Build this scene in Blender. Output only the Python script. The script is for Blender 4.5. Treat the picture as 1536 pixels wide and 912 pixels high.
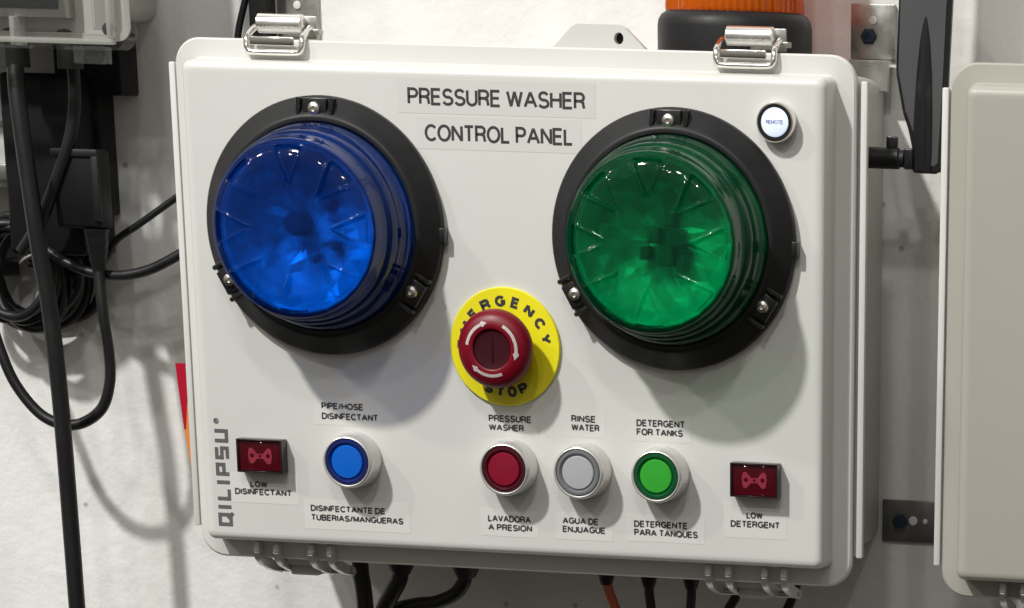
import bpy, bmesh, math, random
from mathutils import Vector, Matrix
random.seed(7)
for o in list(bpy.data.objects): bpy.data.objects.remove(o)
SC = bpy.context.scene
COL = SC.collection
MM = 0.001
PI = math.pi

# ------------------------------------------------------------------ camera
# the photograph is an off-centre crop of a larger picture, hence the lens shift
cam = bpy.data.cameras.new('camera'); CAM = bpy.data.objects.new('camera', cam); COL.objects.link(CAM)
R = ((0.98586, -0.14535, -0.08337), (0.16518, 0.92656, 0.33794), (0.02813, -0.34693, 0.93747))
m = Matrix.Identity(4)
for i in range(3):
    m[i][0] = R[i][0]; m[i][1] = R[i][2]; m[i][2] = -R[i][1]
m[0][3], m[1][3], m[2][3] = 0.58273, -1.81066, 0.11089
CAM.matrix_world = m
cam.sensor_width = 36; cam.sensor_fit = 'HORIZONTAL'
cam.lens = 5000.0 / 1536 * 36
cam.shift_x = (768 - 1529.36) / 1536
cam.shift_y = (2020.98 - 456) / 1536
cam.clip_start = 0.05; cam.clip_end = 50
SC.camera = CAM
SC.render.resolution_x = 1024; SC.render.resolution_y = 608
SC.render.engine = 'CYCLES'

# ------------------------------------------------------------------ light
W = bpy.data.worlds.new('World'); SC.world = W; W.use_nodes = True
nt = W.node_tree; bg = nt.nodes['Background']
tc = nt.nodes.new('ShaderNodeTexCoord'); sx = nt.nodes.new('ShaderNodeSeparateXYZ'); mr = nt.nodes.new('ShaderNodeMapRange')
rp = nt.nodes.new('ShaderNodeValToRGB')
nt.links.new(tc.outputs['Generated'], sx.inputs[0]); nt.links.new(sx.outputs['Z'], mr.inputs['Value'])
mr.inputs['From Min'].default_value = -1; mr.inputs['From Max'].default_value = 1
nt.links.new(mr.outputs['Result'], rp.inputs[0])
rp.color_ramp.elements[0].position = 0.3; rp.color_ramp.elements[0].color = (0.10, 0.086, 0.070, 1)
rp.color_ramp.elements[1].position = 0.72; rp.color_ramp.elements[1].color = (0.99, 0.93, 0.84, 1)
nt.links.new(rp.outputs[0], bg.inputs['Color']); bg.inputs['Strength'].default_value = 0.38

def area(name, loc, target, shape, sx_, sy_, power, col):
    l = bpy.data.lights.new(name, 'AREA'); l.shape = shape; l.size = sx_; l.size_y = sy_; l.energy = power; l.color = col
    o = bpy.data.objects.new(name, l); COL.objects.link(o); o.location = loc
    d = Vector(target) - Vector(loc); o.rotation_euler = d.to_track_quat('-Z', 'Y').to_euler()
    return o
area('ceiling_lamp_key', (-1.55, -3.1, 3.65), (0, 0, 0), 'DISK', 0.24, 0.24, 250, (1.0, 0.99, 0.96))
area('ceiling_lamp_far', (-3.6, -2.6, 3.5), (0, 0, 0), 'DISK', 0.24, 0.24, 55, (1.0, 0.98, 0.94))
area('ceiling_lamp_side', (0.5, -3.6, 3.4), (0, 0, 0), 'DISK', 0.24, 0.24, 28, (1.0, 0.98, 0.95))
for lx, ly, lz in ((-2.4, -5.2, 3.8), (-0.3, -5.4, 3.8), (1.9, -5.2, 3.8)):      # next row of ceiling lamps
    area('ceiling_lamp_row', (lx, ly, lz), (0, 0, 0), 'DISK', 0.16, 0.16, 20, (1.0, 0.98, 0.95))
SC.view_settings.view_transform = 'Standard'; SC.view_settings.look = 'None'
SC.view_settings.exposure = 0.0; SC.view_settings.gamma = 1.0; SC.view_settings.use_curve_mapping = False

# ------------------------------------------------------------------ materials
MATS = {}
def mat(name, col, rough=0.5, metal=0.0, bump=0.0, bscale=400.0, var=0.0, vscale=30.0, coat=0.0, spec=0.5, emit=None, rvar=0.0, sss=0.0, bdist=0.0006):
    m_ = bpy.data.materials.new(name); m_.use_nodes = True; n = m_.node_tree; b = n.nodes['Principled BSDF']
    b.inputs['Base Color'].default_value = (*col, 1); b.inputs['Roughness'].default_value = rough; b.inputs['Metallic'].default_value = metal
    b.inputs['Specular IOR Level'].default_value = spec
    if coat: b.inputs['Coat Weight'].default_value = coat; b.inputs['Coat Roughness'].default_value = 0.06
    if emit: b.inputs['Emission Color'].default_value = (*emit[:3], 1); b.inputs['Emission Strength'].default_value = emit[3]
    co = n.nodes.new('ShaderNodeTexCoord').outputs['Object']
    if var or rvar:
        t = n.nodes.new('ShaderNodeTexNoise'); t.inputs['Scale'].default_value = vscale; t.inputs['Detail'].default_value = 5
        n.links.new(co, t.inputs['Vector'])
        if var:
            mx = n.nodes.new('ShaderNodeMix'); mx.data_type = 'RGBA'
            mx.inputs[6].default_value = (*[c * (1 - var) for c in col], 1); mx.inputs[7].default_value = (*[min(1, c * (1 + var)) for c in col], 1)
            n.links.new(t.outputs['Fac'], mx.inputs[0]); n.links.new(mx.outputs[2], b.inputs['Base Color'])
        if rvar:
            q = n.nodes.new('ShaderNodeMapRange'); q.inputs['From Min'].default_value = 0.3; q.inputs['From Max'].default_value = 0.7
            q.inputs['To Min'].default_value = max(0.02, rough - rvar); q.inputs['To Max'].default_value = rough + rvar
            n.links.new(t.outputs['Fac'], q.inputs['Value']); n.links.new(q.outputs['Result'], b.inputs['Roughness'])
    if bump:
        t = n.nodes.new('ShaderNodeTexNoise'); t.inputs['Scale'].default_value = bscale; t.inputs['Detail'].default_value = 6
        n.links.new(co, t.inputs['Vector'])
        bp = n.nodes.new('ShaderNodeBump'); bp.inputs['Strength'].default_value = bump; bp.inputs['Distance'].default_value = bdist
        n.links.new(t.outputs['Fac'], bp.inputs['Height']); n.links.new(bp.outputs[0], b.inputs['Normal'])
    MATS[name] = m_
    return m_

def lens_mat(name, tint, body, ior=1.4, diff=0.2, refr=0.55, rr=0.04):
    """coloured clear plastic shell: tinted see-through (straight and bent), gloss and a little body colour"""
    m_ = bpy.data.materials.new(name); m_.use_nodes = True; n = m_.node_tree; n.nodes.clear()
    out = n.nodes.new('ShaderNodeOutputMaterial')
    tr = n.nodes.new('ShaderNodeBsdfTransparent'); tr.inputs[0].default_value = (*tint, 1)
    rf = n.nodes.new('ShaderNodeBsdfRefraction'); rf.inputs[0].default_value = (*tint, 1); rf.inputs['IOR'].default_value = 1.16; rf.inputs['Roughness'].default_value = rr
    di = n.nodes.new('ShaderNodeBsdfDiffuse'); di.inputs[0].default_value = (*body, 1)
    tl = n.nodes.new('ShaderNodeBsdfTranslucent'); tl.inputs[0].default_value = (*body, 1)
    gl = n.nodes.new('ShaderNodeBsdfGlossy'); gl.inputs['Roughness'].default_value = 0.05
    fr = n.nodes.new('ShaderNodeFresnel'); 
    ge = n.nodes.new('ShaderNodeNewGeometry'); io = n.nodes.new('ShaderNodeMix'); io.data_type = 'FLOAT'   # same reflectance seen from either side of the shell
    io.inputs[2].default_value = ior; io.inputs[3].default_value = 1 / ior
    n.links.new(ge.outputs['Backfacing'], io.inputs[0]); n.links.new(io.outputs[0], fr.inputs['IOR'])
    def mixs(f, p, q):
        x = n.nodes.new('ShaderNodeMixShader'); x.inputs[0].default_value = f
        n.links.new(p.outputs[0], x.inputs[1]); n.links.new(q.outputs[0], x.inputs[2]); return x
    c = mixs(0.5, mixs(diff, mixs(refr, tr, rf), mixs(0.5, di, tl)), gl)
    n.links.new(fr.outputs[0], c.inputs[0]); n.links.new(c.outputs[0], out.inputs[0])
    MATS[name] = m_
    return m_

mat('panel', (0.60, 0.602, 0.575), 0.36, var=0.045, vscale=11, bump=0.05, bscale=1500, rvar=0.06, bdist=0.0002)
mat('panel_grey', (0.37, 0.36, 0.315), 0.42, var=0.03, vscale=9, bump=0.05, bscale=1500, rvar=0.06, bdist=0.0002)
mat('body_grey', (0.45, 0.44, 0.41), 0.45, var=0.04, vscale=15)
mat('black', (0.010, 0.010, 0.011), 0.48, spec=0.32, rvar=0.1, vscale=60, bump=0.12, bscale=900, bdist=0.0003)
mat('black_gloss', (0.012, 0.012, 0.013), 0.22, rvar=0.06, vscale=50)
mat('antenna_grey', (0.055, 0.056, 0.06), 0.5, rvar=0.08, vscale=40)
mat('black_deep', (0.006, 0.006, 0.007), 0.5, spec=0.2, rvar=0.1, vscale=30)
mat('rubber', (0.009, 0.009, 0.010), 0.42, spec=0.35, rvar=0.12, vscale=40, bump=0.08, bscale=700)
mat('chrome', (0.82, 0.80, 0.76), 0.14, metal=1.0, rvar=0.06, vscale=90)
mat('latch_steel', (0.86, 0.85, 0.82), 0.26, metal=0.9, rvar=0.06, vscale=90)
mat('screw_steel', (0.75, 0.72, 0.66), 0.28, metal=1.0, rvar=0.1, vscale=200)
mat('satin', (0.66, 0.655, 0.63), 0.30, metal=0.55, rvar=0.05, vscale=80)
mat('galv', (0.42, 0.42, 0.39), 0.34, metal=0.85, var=0.15, vscale=120, rvar=0.1)
mat('galv_shaded', (0.17, 0.17, 0.16), 0.36, metal=0.7, var=0.15, vscale=120, rvar=0.1)  # galv with shade and dark room reflection put into its colour
mat('ink', (0.035, 0.035, 0.037), 0.5)
mat('ink_grey', (0.10, 0.095, 0.10), 0.5)
mat('tape', (0.602, 0.602, 0.574), 0.34, rvar=0.05, vscale=25)
mat('yellow', (0.80, 0.72, 0.012), 0.36, var=0.05, vscale=40)
mat('red_head', (0.155, 0.001, 0.010), 0.40, spec=0.3, rvar=0.06, vscale=60)
mat('red_core', (0.036, 0.002, 0.006), 0.45, spec=0.25, rvar=0.05, vscale=60)
mat('white_print', (0.85, 0.80, 0.78), 0.45)
mat('led_white', (0.60, 0.66, 0.80), 0.3, emit=(0.66, 0.78, 1.0, 0.55))
mat('led_ink', (0.25, 0.27, 0.42), 0.4)
for nm, ring, core in (('blue', (0.004, 0.012, 0.11), (0.0, 0.105, 0.52)), ('red', (0.05, 0.002, 0.007), (0.20, 0.003, 0.020)),
                       ('white', (0.15, 0.155, 0.165), (0.37, 0.385, 0.40)), ('green', (0.0, 0.07, 0.018), (0.03, 0.34, 0.03))):
    mat('ring_' + nm, ring, 0.22, coat=0.3)
    mat('cap_' + nm, core, 0.30, rvar=0.05, vscale=60)
mat('ind_case', (0.018, 0.006, 0.008), 0.25)
mat('ind_face', (0.13, 0.006, 0.026), 0.16, coat=0.5)
lens_mat('ind_glass', (0.86, 0.56, 0.62), (0.12, 0.004, 0.02), diff=0.12, refr=0.0)
mat('ind_icon', (0.75, 0.50, 0.55), 0.4, var=0.12, vscale=500)
mat('refl', (0.72, 0.72, 0.72), 0.30, metal=0.25, var=0.55, vscale=75)
mat('tray', (0.14, 0.14, 0.15), 0.35, var=0.3, vscale=70)
mat('refl_dark', (0.10, 0.10, 0.11), 0.3)
lens_mat('lens_blue', (0.006, 0.36, 0.93), (0.0, 0.05, 0.36), diff=0.13)
lens_mat('lens_green', (0.012, 0.64, 0.335), (0.0, 0.17, 0.085), diff=0.13)
lens_mat('lens_amber', (0.85, 0.30, 0.02), (0.80, 0.19, 0.008), diff=0.6)
lens_mat('clear', (0.93, 0.94, 0.93), (0.5, 0.5, 0.48), diff=0.08, refr=0.0)
lens_mat('clear_glint', (0.93, 0.94, 0.93), (0.75, 0.75, 0.72), diff=0.5, refr=0.0)  # milky body colour stands in for the lid's edge highlights
mat('plate_grey', (0.21, 0.21, 0.195), 0.5, var=0.1, vscale=20)
mat('orange_cable', (0.42, 0.09, 0.03), 0.45)
mat('tag_red', (0.42, 0.0, 0.022), 0.4)
mat('tag_orange', (0.72, 0.25, 0.06), 0.4)
mat('white_plastic', (0.66, 0.66, 0.63), 0.4)
mat('bolt_blue', (0.02, 0.035, 0.06), 0.35, metal=0.5)
mat('hole_dark', (0.01, 0.01, 0.01), 0.8)
mat('display', (0.02, 0.022, 0.024), 0.15)

# ------------------------------------------------------------------ mesh helpers (millimetres in, metres out)
WL = {}
def mk(name, bm, material, parent=None, loc=(0, 0, 0), smooth=40, label=None):
    """link bm (vertex coordinates in mm relative to loc, loc in world mm) as one mesh object"""
    me = bpy.data.meshes.new(name)
    bmesh.ops.recalc_face_normals(bm, faces=bm.faces)
    bmesh.ops.scale(bm, vec=(MM, MM, MM), verts=bm.verts)
    bm.to_mesh(me); bm.free()
    me.materials.append(MATS[material])
    if smooth:
        for p in me.polygons: p.use_smooth = True
        me.set_sharp_from_angle(angle=math.radians(smooth))
    return link(name, me, parent, loc, label)
def link(name, me, parent=None, loc=(0, 0, 0), label=None):
    o = bpy.data.objects.new(name, me); COL.objects.link(o)
    pl = WL[parent.name] if parent else (0, 0, 0)
    o.location = [(loc[i] - pl[i]) * MM for i in range(3)]
    if parent: o.parent = parent
    WL[o.name] = loc
    if label: o['label'] = label
    return o
def thing(name, label, cat, loc, group=None):
    o = bpy.data.objects.new(name, None); COL.objects.link(o); o.empty_display_size = 0.02
    o.location = [c * MM for c in loc]; WL[o.name] = loc
    return tag(o, label, cat, group)
def tag(o, label, cat, group=None):
    o['label'] = label; o['category'] = cat
    if group: o['group'] = group
    return o
def structure(o): o['kind'] = 'structure'; return o

def new(): return bmesh.new()
def box(bm, x0, x1, y0, y1, z0, z1, bev=0.0, seg=2):
    r = bmesh.ops.create_cube(bm, size=1.0)
    vs = r['verts']
    for v in vs:
        v.co = Vector(((x0 + x1) / 2 + v.co.x * (x1 - x0), (y0 + y1) / 2 + v.co.y * (y1 - y0), (z0 + z1) / 2 + v.co.z * (z1 - z0)))
    if bev:
        es = {e for v in vs for e in v.link_edges}
        bmesh.ops.bevel(bm, geom=list(es), offset=bev, segments=seg, affect='EDGES', profile=0.5)
    return bm
def rring(hw, hh, r, n=6):
    pts = []
    for cx, cz, a0 in ((hw - r, hh - r, 0), (-hw + r, hh - r, 90), (-hw + r, -hh + r, 180), (hw - r, -hh + r, 270)):
        for k in range(n + 1):
            a = math.radians(a0 + 90 * k / n); pts.append((cx + r * math.cos(a), cz + r * math.sin(a)))
    return pts
def loft(bm, layers, cap0=True, cap1=True, n=6, cx=0, cz=0):
    rings = []
    for hw, hh, r, y in layers:
        rings.append([bm.verts.new((cx + x, y, cz + z)) for x, z in rring(hw, hh, r, n)])
    for a, b in zip(rings, rings[1:]):
        k = len(a)
        for i in range(k): bm.faces.new((a[i], a[(i + 1) % k], b[(i + 1) % k], b[i]))
    if cap0: bm.faces.new(rings[0])
    if cap1: bm.faces.new(rings[-1])
    return bm
def lathe(bm, prof, n=48, cx=0, cy=0, cz=0, cap0=True, cap1=True, axis='y'):
    """prof: (radius, height); axis y: height towards the viewer (-y); z: upwards; x: to the right"""
    rings = []
    def pt(r, h, a):
        c, s = r * math.cos(a), r * math.sin(a)
        return {'y': (cx + c, cy - h, cz + s), 'z': (cx + c, cy + s, cz + h), 'x': (cx + h, cy + c, cz + s)}[axis]
    for r, h in prof:
        if r < 1e-6: rings.append([bm.verts.new(pt(0, h, 0))])
        else: rings.append([bm.verts.new(pt(r, h, 2 * PI * k / n)) for k in range(n)])
    for a, b in zip(rings, rings[1:]):
        if len(a) == 1 and len(b) == 1: continue
        for i in range(n):
            j = (i + 1) % n
            if len(a) == 1: bm.faces.new((a[0], b[i], b[j]))
            elif len(b) == 1: bm.faces.new((a[i], a[j], b[0]))
            else: bm.faces.new((a[i], a[j], b[j], b[i]))
    if cap0 and len(rings[0]) > 1: bm.faces.new(rings[0])
    if cap1 and len(rings[-1]) > 1: bm.faces.new(rings[-1])
    return bm
def prism(bm, pts, y0, y1):
    a = [bm.verts.new((x, y0, z)) for x, z in pts]; b = [bm.verts.new((x, y1, z)) for x, z in pts]
    bm.faces.new(a); bm.faces.new(b)
    for i in range(len(pts)):
        j = (i + 1) % len(pts); bm.faces.new((a[i], a[j], b[j], b[i]))
    return bm
def spline(pts, sub=6, closed=False):
    P = [Vector(p) for p in pts]; out = []; n = len(P)
    rng = range(n) if closed else range(n - 1)
    for i in rng:
        if closed: p0, p1, p2, p3 = P[i - 1], P[i], P[(i + 1) % n], P[(i + 2) % n]
        else: p0, p1, p2, p3 = P[max(i - 1, 0)], P[i], P[i + 1], P[min(i + 2, n - 1)]
        for k in range(sub):
            t = k / sub
            out.append(0.5 * ((2 * p1) + (p2 - p0) * t + (2 * p0 - 5 * p1 + 4 * p2 - p3) * t * t + (3 * p1 - p0 - 3 * p2 + p3) * t ** 3))
    if not closed: out.append(P[-1])
    return out
def tube(bm, pts, r, n=12, sub=6, closed=False, raw=False):
    P = [Vector(p) for p in pts] if raw else spline(pts, sub, closed)
    up = Vector((0, -1, 0)); rings = []; N = len(P)
    prev = None
    for i, p in enumerate(P):
        t = (P[(i + 1) % N] - P[i - 1]) if closed else (P[min(i + 1, N - 1)] - P[max(i - 1, 0)])
        t.normalize()
        if prev is None:
            a = up if abs(t.dot(up)) < 0.9 else Vector((1, 0, 0))
            u = (a - t * a.dot(t)).normalized()
        else:
            u = (prev - t * prev.dot(t)).normalized()
        prev = u; w = t.cross(u)
        rings.append([bm.verts.new(p + r * (math.cos(2 * PI * k / n) * u + math.sin(2 * PI * k / n) * w)) for k in range(n)])
    pairs = list(zip(rings, rings[1:])) + ([(rings[-1], rings[0])] if closed else [])
    for a, b in pairs:
        for i in range(n): bm.faces.new((a[i], a[(i + 1) % n], b[(i + 1) % n], b[i]))
    if not closed: bm.faces.new(rings[0]); bm.faces.new(rings[-1])
    return bm

# ------------------------------------------------------------------ lettering
def text_bm(bm, s, x0, x1, z0, z1, y, thick=0.08, bold=0.0, place=None, space=1.0):
    """flat raised print of s filling the box x0..x1, z0..z1 at depth y"""
    cu = bpy.data.curves.new('t', 'FONT'); cu.body = s; cu.size = 1; cu.offset = bold; cu.space_character = space; cu.resolution_u = 3
    ob = bpy.data.objects.new('t', cu); COL.objects.link(ob)
    bpy.context.view_layer.update()
    me = ob.evaluated_get(bpy.context.evaluated_depsgraph_get()).to_mesh()
    vs = [v.co.copy() for v in me.vertices]; fs = [tuple(p.vertices) for p in me.polygons]
    ob.evaluated_get(bpy.context.evaluated_depsgraph_get()).to_mesh_clear()
    bpy.data.objects.remove(ob); bpy.data.curves.remove(cu)
    ax, bx = min(v.x for v in vs), max(v.x for v in vs); ay, by = min(v.y for v in vs), max(v.y for v in vs)
    nv = []
    for v in vs:
        x = x0 + (v.x - ax) / (bx - ax) * (x1 - x0); z = z0 + (v.y - ay) / max(by - ay, 1e-6) * (z1 - z0)
        if place: x, z = place(x, z)
        nv.append(bm.verts.new((x, y, z)))
    ff = []
    for f in fs:
        try: ff.append(bm.faces.new([nv[i] for i in f]))
        except ValueError: pass
    r = bmesh.ops.extrude_face_region(bm, geom=ff)
    for g in r['geom']:
        if isinstance(g, bmesh.types.BMVert): g.co.y += thick
    return bm
def stroke(bm, pts, w, y0, y1):
    """flat mitred stroke along a polyline in x,z, from front y0 back to y1"""
    P = [Vector((a, b)) for a, b in pts]; rows = []
    for i in range(1, len(P) - 1):                 # sharp corners: two straight strokes that overlap
        if (P[i] - P[i - 1]).normalized().dot((P[i + 1] - P[i]).normalized()) < -0.06:
            stroke(bm, pts[:i + 1], w, y0, y1); stroke(bm, pts[i:], w, y0 - 0.006, y1); return
    closed = (P[0] - P[-1]).length < 1e-6
    for i, p in enumerate(P):
        a = P[i - 1] if i else (P[-2] if closed else None); c = P[i + 1] if i < len(P) - 1 else (P[1] if closed else None)
        d0 = (p - a).normalized() if a is not None else None; d1 = (c - p).normalized() if c is not None else None
        d0 = d0 or d1; d1 = d1 or d0
        n0 = Vector((-d0.y, d0.x)); n1 = Vector((-d1.y, d1.x)); nr = n0 + n1
        nr = nr.normalized() if nr.length > 1e-4 else n0
        d = nr.dot(n0); k = 1 / d if d > 0.69 else 1.0; l, r = p + nr * w / 2 * k, p - nr * w / 2 * k
        rows.append([bm.verts.new((l.x, y0, l.y)), bm.verts.new((r.x, y0, r.y)), bm.verts.new((r.x, y1, r.y)), bm.verts.new((l.x, y1, l.y))])
    for u, v in zip(rows, rows[1:]):
        for i in range(3): bm.faces.new((u[i], u[i + 1], v[i + 1], v[i])) if i != 1 else bm.faces.new((u[1], u[2], v[2], v[1]))
        bm.faces.new((u[3], u[0], v[0], v[3]))
    if not closed: bm.faces.new(rows[0]); bm.faces.new(rows[-1])
def arc(cx, cz, rx, rz, a0, a1, n=14):
    return [(cx + rx * math.cos(math.radians(a0 + (a1 - a0) * k / n)), cz + rz * math.sin(math.radians(a0 + (a1 - a0) * k / n))) for k in range(n + 1)]
FONT = {
 'A': (.80, [[(0, 0), (.40, 1), (.80, 0)], [(.15, .33), (.65, .33)]]),
 'B': (.64, [[(0, .53), (0, 1)] + arc(.36, .765, .24, .235, 90, -90, 10) + [(0, .53), (0, 0)] + arc(.38, .265, .26, .265, -90, 90, 10)]),
 'C': (.72, [arc(.40, .5, .40, .5, 42, 318, 22)]),
 'D': (.70, [[(0, 0), (0, 1)] + arc(.28, .5, .42, .5, 90, -90, 16) + [(0, 0)]]),
 'E': (.58, [[(.58, 1), (0, 1), (0, 0), (.58, 0)], [(0, .52), (.53, .52)]]),
 'F': (.55, [[(.55, 1), (0, 1), (0, 0)], [(0, .5), (.48, .5)]]),
 'G': (.76, [arc(.40, .5, .40, .5, 42, 310, 22) + [(.76, .20), (.76, .46), (.44, .46)]]),
 'H': (.66, [[(0, 0), (0, 1)], [(.66, 0), (.66, 1)], [(0, .52), (.66, .52)]]),
 'I': (.02, [[(.01, 0), (.01, 1)]]),
 'J': (.46, [[(.46, 1)] + arc(.23, .25, .23, .25, 0, -180, 12)]),
 'K': (.66, [[(0, 0), (0, 1)], [(.63, 1), (.02, .36)], [(.22, .57), (.66, 0)]]),
 'L': (.52, [[(0, 1), (0, 0), (.52, 0)]]),
 'M': (.78, [[(0, 0), (0, 1), (.39, .08), (.78, 1), (.78, 0)]]),
 'N': (.66, [[(0, 0), (0, 1), (.66, 0), (.66, 1)]]),
 'O': (.82, [arc(.41, .5, .41, .5, 0, 360, 28)]),
 'P': (.60, [[(0, 0), (0, 1)] + arc(.34, .735, .26, .265, 90, -90, 10) + [(0, .47)]]),
 'Q': (.82, [arc(.41, .5, .41, .5, 0, 360, 28), [(.48, .26), (.82, -.05)]]),
 'R': (.64, [[(0, 0), (0, 1)] + arc(.36, .745, .26, .255, 90, -90, 10) + [(0, .49)], [(.36, .49), (.57, .38), (.60, .15), (.64, 0)]]),
 'S': (.64, [arc(.32, .745, .29, .255, 22, 262, 16) + arc(.32, .25, .32, .25, 82, -162, 16)]),
 'T': (.64, [[(0, 1), (.64, 1)], [(.32, 1), (.32, 0)]]),
 'U': (.64, [[(0, 1)] + arc(.32, .32, .32, .32, 180, 360, 14) + [(.64, 1)]]),
 'V': (.70, [[(0, 1), (.35, 0), (.70, 1)]]),
 'W': (1.02, [[(0, 1), (.25, 0), (.51, 1), (.77, 0), (1.02, 1)]]),
 'Y': (.70, [[(0, 1), (.35, .42), (.70, 1)], [(.35, .42), (.35, 0)]]),
 '/': (.30, [[(0, 0), (.30, 1)]])}
def text_bm(bm, s, x0, x1, z0, z1, y, thick=0.08, wt=1.3, place=None):
    """flat sans-serif print of s filling the box x0..x1, z0..z1 at depth y, stroke weight wt in mm"""
    sc = z1 - z0 - wt; gap = 0.10 + wt / (z1 - z0) * 0.75
    adv = 0; pos = []
    for ch in s:
        if ch == ' ': adv += 0.34; continue
        pos.append((ch, adv)); adv += FONT[ch][0] + gap
    adv -= gap; kx = (x1 - x0 - wt) / max(adv, 1e-6) if len(pos) > 1 else (x1 - x0 - wt) / FONT[s][0]
    q = 0
    for ch, a in pos:
        for st in FONT[ch][1]:
            pts = [(x0 + wt / 2 + (a + px) * kx, z0 + wt / 2 + pz * sc) for px, pz in st]
            if place: pts = [place(*p) for p in pts]
            stroke(bm, pts, wt, y - 0.004 * (q % 3), y + thick); q += 1
    return bm

# ------------------------------------------------------------------ wall
WALL = 150.0
wm = bpy.data.materials.new('painted_wall'); wm.use_nodes = True; n = wm.node_tree; b = n.nodes['Principled BSDF']
MATS['painted_wall'] = wm
co = n.nodes.new('ShaderNodeTexCoord').outputs['Object']
def noise(scale, detail=6, rough=0.55, vec=co):
    t = n.nodes.new('ShaderNodeTexNoise'); t.inputs['Scale'].default_value = scale; t.inputs['Detail'].default_value = detail; t.inputs['Roughness'].default_value = rough
    n.links.new(vec, t.inputs['Vector']); return t.outputs['Fac']
mx = n.nodes.new('ShaderNodeMix'); mx.data_type = 'RGBA'
mx.inputs[6].default_value = (0.645, 0.635, 0.61, 1); mx.inputs[7].default_value = (0.745, 0.745, 0.735, 1)
rr = n.nodes.new('ShaderNodeMapRange'); rr.inputs['From Min'].default_value = 0.35; rr.inputs['From Max'].default_value = 0.6
n.links.new(noise(7, 8, 0.6), rr.inputs['Value']); n.links.new(rr.outputs['Result'], mx.inputs[0])
# sparse pin holes and dirt specks in the paint
vo = n.nodes.new('ShaderNodeTexVoronoi'); vo.inputs['Scale'].default_value = 34; n.links.new(co, vo.inputs['Vector'])
sp = n.nodes.new('ShaderNodeMapRange'); sp.inputs['From Min'].default_value = 0.035; sp.inputs['From Max'].default_value = 0.075
n.links.new(vo.outputs['Distance'], sp.inputs['Value'])
m2 = n.nodes.new('ShaderNodeMix'); m2.data_type = 'RGBA'; m2.inputs[6].default_value = (0.42, 0.40, 0.36, 1)
n.links.new(sp.outputs['Result'], m2.inputs[0]); n.links.new(mx.outputs[2], m2.inputs[7]); n.links.new(m2.outputs[2], b.inputs['Base Color'])
b.inputs['Roughness'].default_value = 0.55
ad = n.nodes.new('ShaderNodeMath'); ad.operation = 'MULTIPLY_ADD'; ad.inputs[1].default_value = 2.6
n.links.new(noise(30, 4, 0.5), ad.inputs[0]); n.links.new(noise(170, 6, 0.6), ad.inputs[2])
bu = n.nodes.new('ShaderNodeBump'); bu.inputs['Strength'].default_value = 0.22; bu.inputs['Distance'].default_value = 0.0022
n.links.new(ad.outputs[0], bu.inputs['Height']); n.links.new(bu.outputs[0], b.inputs['Normal'])
structure(mk('wall', box(new(), -1900, 1900, WALL, WALL + 120, -1300, 1500), 'painted_wall', smooth=0))

# ------------------------------------------------------------------ enclosure kit (shared by the two hinged boxes)
HW, HH = 176.3, 125.0
def lid_mesh():
    bm = new()
    loft(bm, [(187.2, 136.0, 13.5, 27.5), (188.4, 137.2, 14, 26.6), (188.4, 137.2, 14, 22.2), (187.4, 136.2, 13.4, 21.0), (178.6, 127.4, 5.5, 20.4), (177.9, 126.7, 5, 19.6),
              (HW + 0.5, HH + 0.5, 4.6, 4.0), (HW + 0.1, HH + 0.1, 4.4, 2.3), (HW - 0.9, HH - 0.9, 3.8, 1.0), (HW - 2.3, HH - 2.3, 3.0, 0.25), (HW - 4.2, HH - 4.2, 2.2, 0.0)], n=7)
    return bm
def body_mesh():
    bm = new()
    loft(bm, [(183.0, 133.0, 12, 29.0), (183.0, 133.0, 12, 36), (180.0, 129.5, 10, 37.5), (177.0, 127.0, 9, 148.5)], n=7)
    return bm
def side_rib_mesh(s):
    bm = new(); x0, x1 = (190.2, 193.8)
    a, b_ = (x0, x1) if s > 0 else (-x1, -x0)
    box(bm, a, b_, 24.5, 29.5, -121.5, 124.5, 0.8, 2)
    c, d = (180, 191.5) if s > 0 else (-191.5, -180)
    box(bm, c, d, 29.0, 31.0, -121, 124, 0.3, 1)
    return bm
def hinge_mesh():
    """bent hinge ears hanging below the lid, local origin at hinge middle, on the lid's lower edge"""
    bm = new()
    for x in (-21.5, -10.0, 10.5, 21.5):
        pr = [(19, 4.5), (14.5, 2), (12.8, -3), (14.6, -7.2), (20, -11), (33, -15.2), (49, -18.6), (52, -16.6), (50, -13.6), (36, -10.2), (25.5, -6.4), (20.5, -2.4), (21.5, 2), (24, 4.5)]
        a = [bm.verts.new((x - 1.7, y, z)) for y, z in pr]; c = [bm.verts.new((x + 1.7, y, z)) for y, z in pr]
        bm.faces.new(a); bm.faces.new(c)
        for i in range(len(pr)):
            j = (i + 1) % len(pr); bm.faces.new((a[i], a[j], c[j], c[i]))
    bmesh.ops.bevel(bm, geom=list(bm.edges), offset=0.5, segments=2, affect='EDGES')
    return bm
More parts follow.
